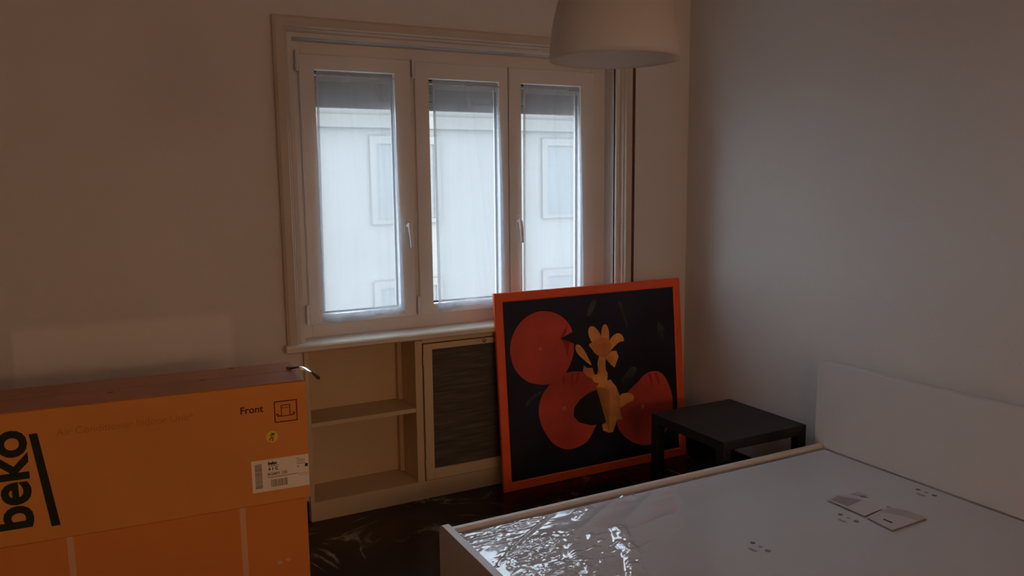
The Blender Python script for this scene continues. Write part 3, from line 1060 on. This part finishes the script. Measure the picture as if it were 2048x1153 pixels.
# round yellow sticker
st = disc('round_sticker', (-0.1225, 0.2420), 0.0205, FY * 1.5, 0.0, 'yellow', UB, 'xz', 32)
st['label'] = 'round yellow sticker'
_a = math.radians(105)
_xd, _ud = (math.cos(_a), -math.sin(_a)), (math.sin(_a), math.cos(_a))
text('sticker_text', 'R/C', 0.0185, 'ink_black', st, (-0.1225 - 0.0145 * _xd[0] - 0.0065 * _ud[0], FY * 2.2, 0.2420 - 0.0145 * _xd[1] - 0.0065 * _ud[1]),
     (R90, _a, 0), 0.0005, 1.0)
# shipping label at the right-hand edge, folded a little over the corner
lx0, lx1, lz0, lz1 = -0.1965, -0.0015, 0.047, 0.1625
lab = bxo('shipping_label', (lx0, lx1, FY * 1.5, 0.0, lz0, lz1), 'paper', UB)
lab['label'] = 'white shipping label with bar codes'
LY = FY * 2.2


def lt(s, size, x, z, m='ink_grey', bold=0.0):
    text('label_text', s, size, m, lab, (x, LY, z), (R90, 0, 0), bold)


lt('beko', 0.0150, -0.141, 0.1425, 'ink_black', 0.0009)
bxo('label_rule', (-0.141, -0.106, LY, 0, 0.1365, 0.1385), 'ink_grey', lab)
lt('4 1 C', 0.0150, -0.141, 0.1215, 'ink_black', 0.0006)
lt('BGMPI 120', 0.0145, -0.144, 0.1030, 'ink_grey', 0.0004)
bxo('label_rule', (-0.144, -0.040, LY, 0, 0.0955, 0.0975), 'ink_grey', lab)
bxo('label_rule', (-0.038, -0.004, LY, 0, 0.0945, 0.0955), 'ink_grey', lab)
bxo('label_rule', (-0.038, -0.006, LY, 0, 0.0885, 0.0895), 'ink_grey', lab)
for k, (a, b) in enumerate(((0, 0.012), (0.002, 0.030), (0.0, 0.026), (0.0, 0.032))):
    bxo('label_rule', (-0.044 + a, -0.044 + b, LY, 0, 0.150 - 0.0065 * k, 0.1520 - 0.0065 * k), 'ink_grey', lab)
bxo('label_mark', (-0.015, -0.005, LY, 0, 0.1175, 0.1285), 'ink_black', lab)
bxo('label_mark', (-0.042, -0.036, LY, 0, 0.1195, 0.1245), 'ink_grey', lab)
random.seed(11)
bm = bmesh.new()
x = -0.134
while x < -0.080:
    w = random.choice((0.0009, 0.0016, 0.0026))
    box(bm, x, x + w, LY, 0, 0.0605, 0.0865)
    x += w + random.choice((0.0009, 0.0014, 0.0022))
obj('bar_code', bm, 'ink_grey', lab)
bm = bmesh.new()
z = 0.0610
while z < 0.149:
    w = random.choice((0.0008, 0.0013, 0.0019))
    box(bm, -0.186, -0.162, LY, 0, z, z + w)
    z += w + random.choice((0.0006, 0.0009, 0.0012))
obj('bar_code', bm, 'ink_grey', lab)
# loose end of packing tape standing off the top right edge: a flat lens-shaped flap with a dark twisted tip
bm = bmesh.new()
cz = Vector((0.020, 0.112, UH + 0.014))
nn = Vector((0.567, -0.37, 0.737)).normalized()
tt = Vector((1.0, 0.05, 0.0))
tt = (tt - nn * tt.dot(nn)).normalized()
ww = nn.cross(tt)
rows = []
for k in range(13):
    t = k / 12
    wd = 0.0125 * math.sin(math.pi * min(1.0, 0.04 + 0.92 * t)) ** 0.8
    c = cz + tt * (t - 0.5) * 0.060 + nn * 0.003 * math.sin(math.pi * t)
    rows.append([bm.verts.new(c + ww * wd * u + nn * 0.0012 * (1 - u * u)) for u in (-1, -0.5, 0, 0.5, 1)])
for a, b in zip(rows, rows[1:]):
    for u in range(4):
        bm.faces.new((a[u], a[u + 1], b[u + 1], b[u]))
te = obj('tape_end', bm, 'foil', UB, 0, True)
sol = te.modifiers.new('thickness', 'SOLIDIFY')
sol.thickness = 0.0008
bm = bmesh.new()
e0 = cz + tt * 0.028
tube(bm, [e0, e0 + Vector((0.012, 0.002, -0.010)), e0 + Vector((0.024, 0.0, -0.024)), e0 + Vector((0.027, 0.0, -0.030))], [0.003, 0.007, 0.0075, 0.003], 8)
obj('tape_tip', bm, 'tape_dark', UB, 0, True)
b0 = cz - tt * 0.030
bm = bmesh.new()
tube(bm, [(-0.030, 0.215, UH + 0.005), (-0.024, 0.175, UH + 0.010), b0], [0.004, 0.005, 0.003], 8)
obj('tape_root', bm, 'tape_dark', UB, 0, True)
tag(UB, 'orange-brown cardboard box with dark logo and white label, upper of the two cartons', 'box')

LB = empty('cardboard_box', (0.610, 2.770, 0), YAW)
LL, LD, LH = 1.08, 0.310, 0.571
bm = bmesh.new()
box(bm, -LL, 0, 0, LD, 0, LH)
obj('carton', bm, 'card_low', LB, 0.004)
for xc in (-0.750, -0.2215):
    bm = bmesh.new()
    w, t = 0.0095, 0.0012
    box(bm, xc - w, xc + w, -t, 0.0, 0.0, LH)
    obj('strap', bm, 'strap', LB)
for (px, pz) in ((-0.075, 0.35), (-0.105, 0.345)):
    disc('scuff_mark', (px, pz), 0.006, -0.0005, 0, 'strap', LB, 'xz', 10, 1.6)
tag(LB, 'plain orange-brown carton with two pale straps, lower of the two cartons', 'box')

# ================================================================== PENDANT LAMP (off)
LX, LYY, LZ = 1.031, 1.478, 1.953
pl = empty('pendant_lamp', (LX, LYY, LZ))
bm = bmesh.new()
Rr, Hh = 0.1415, 0.27
outer = []
for k in range(25):
    t = k / 24
    z = Hh * t
    r = Rr * math.sqrt(max(0.0, 1 - (t * 0.985) ** 1.75))
    outer.append((max(r, 0.026), z))
inner = [(max(r - 0.003, 0.020), z) for r, z in reversed(outer)]
lathe(bm, outer + inner, 72, close=True)
obj('lamp_shade', bm, 'shade', pl, 0, True)
bm = bmesh.new()
lathe(bm, [(0.0, 0.235), (0.022, 0.235), (0.024, 0.24), (0.024, 0.30), (0.014, 0.325), (0.0, 0.33)], 24)
obj('lamp_holder', bm, 'cord', pl, 0, True)
bm = bmesh.new()
tube(bm, [(0, 0, 0.32), (0, 0, ZC - LZ - 0.03)], 0.0035, 8)
obj('cord', bm, 'cord', pl, 0, True)
bm = bmesh.new()
lathe(bm, [(0.0, ZC - LZ - 0.05), (0.02, ZC - LZ - 0.05), (0.05, ZC - LZ - 0.012), (0.05, ZC - LZ), (0.0, ZC - LZ)], 32)
obj('ceiling_rose', bm, 'cord', pl, 0, True)
tag(pl, 'white bell-shaped plastic pendant lamp, switched off', 'lamp')

# ---- loose cable end on the floor under the table
bm = bmesh.new()
pts = []
for k in range(15):
    t = k / 14
    pts.append((2.872 + 0.030 * t * t, 3.535 - 0.130 * t + 0.008 * math.sin(3.0 * t), 0.004))
tube(bm, pts, 0.004, 8)
tag(obj('cable', bm, 'cable', None, 0, True), 'thin grey cable lying on the dark floor by the side table', 'cable')

# ================================================================== WARM FILL GLOBES (added unseen behind the camera)
bm = bmesh.new()
bmesh.ops.create_uvsphere(bm, u_segments=24, v_segments=16, radius=0.24)
g0 = None
for (hx, lab) in ((0.0, 'unseen glowing globe added for warm fill, towards the wall opposite the bed'), (1.15, 'unseen glowing globe added for warm fill, between the other two'),
                  (2.3, 'unseen glowing globe added for warm fill, towards the bed wall')):
    hl = empty('fill_globe', (hx, YF - 1.2, 1.95))
    if g0 is None:
        g0 = obj('globe', bm, 'globe', hl, 0, True)
        bm = bmesh.new()
        tube(bm, [(0, 0, 0.235), (0, 0, ZC - 1.95)], 0.006, 8)
        s0 = obj('stem', bm, 'cord', hl)
    else:
        link(g0.copy(), hl)
        link(s0.copy(), hl)
    tag(hl, lab, 'lamp', 'warm fill globes added behind the camera')

# ================================================================== ACROSS THE STREET
FYB = 14.0
bd = empty('apartment_building', (6.0, FYB, -9.0))
WX0, WX1 = 1.6, 34.0  # left end stops short so open sky lights the bed wall


def bpart(name, dims, m, parent=bd):
    x0, x1, y0, y1, z0, z1 = dims
    if parent is bd:
        dims = (x0 - 6.0, x1 - 6.0, y0 - FYB, y1 - FYB, z0 + 9.0, z1 + 9.0)
    return bxo(name, dims, m, parent)


bpart('wall', (WX0, WX1, FYB, FYB + 8, -9.0, 5.2), 'facade')
bpart('cornice', (WX0 - 0.3, WX1 + 0.3, FYB - 0.5, FYB + 0.0, 4.9, 5.25), 'facade_trim')
bpart('roof', (WX0 - 0.4, WX1 + 0.4, FYB - 0.55, FYB + 8, 5.25, 5.45), 'roof')
for z in (2.62, -3.4):
    bpart('string_course', (WX0, WX1, FYB - 0.10, FYB, z, z + 0.22), 'facade_trim')
wmesh = None
for row, z in enumerate((0.98, -1.65, -6.2)):
    for k in range(9):
        x = 5.15 + 3.55 * (k - 0)
        if wmesh is None:
            bm = bmesh.new()
            box(bm, -0.68, 0.68, -0.06, 0.0, -0.08, 0.0)
            box(bm, -0.68, -0.55, -0.05, 0.0, 0.0, 1.50)
            box(bm, 0.55, 0.68, -0.05, 0.0, 0.0, 1.50)
            box(bm, -0.55, 0.55, -0.05, 0.0, 1.36, 1.50)
            w = obj('window', bm, 'facade_trim', bd)
            bm = bmesh.new()
            for s in range(14):
                box(bm, -0.55, 0.55, -0.03 + 0.006 * (s % 2), 0.0, s * 0.0971, (s + 1) * 0.0971)
            p = obj('blind', bm, 'facade_shutter', w)
            wmesh, pmesh = w, p
        else:
            w = wmesh.copy()
            link(w, bd)
            p = pmesh.copy()
            link(p, w)
        w.location = (x - 6.0, 0, z + 9.0)
tag(bd, 'cream rendered apartment building across the street beyond the curtains', 'building')
gd = bxo('street', (-60, 60, YB + 0.36, 80.0, -9.2, -9.0), 'asphalt')
tag(gd, 'grey asphalt street below the window', 'street', None, 'structure')
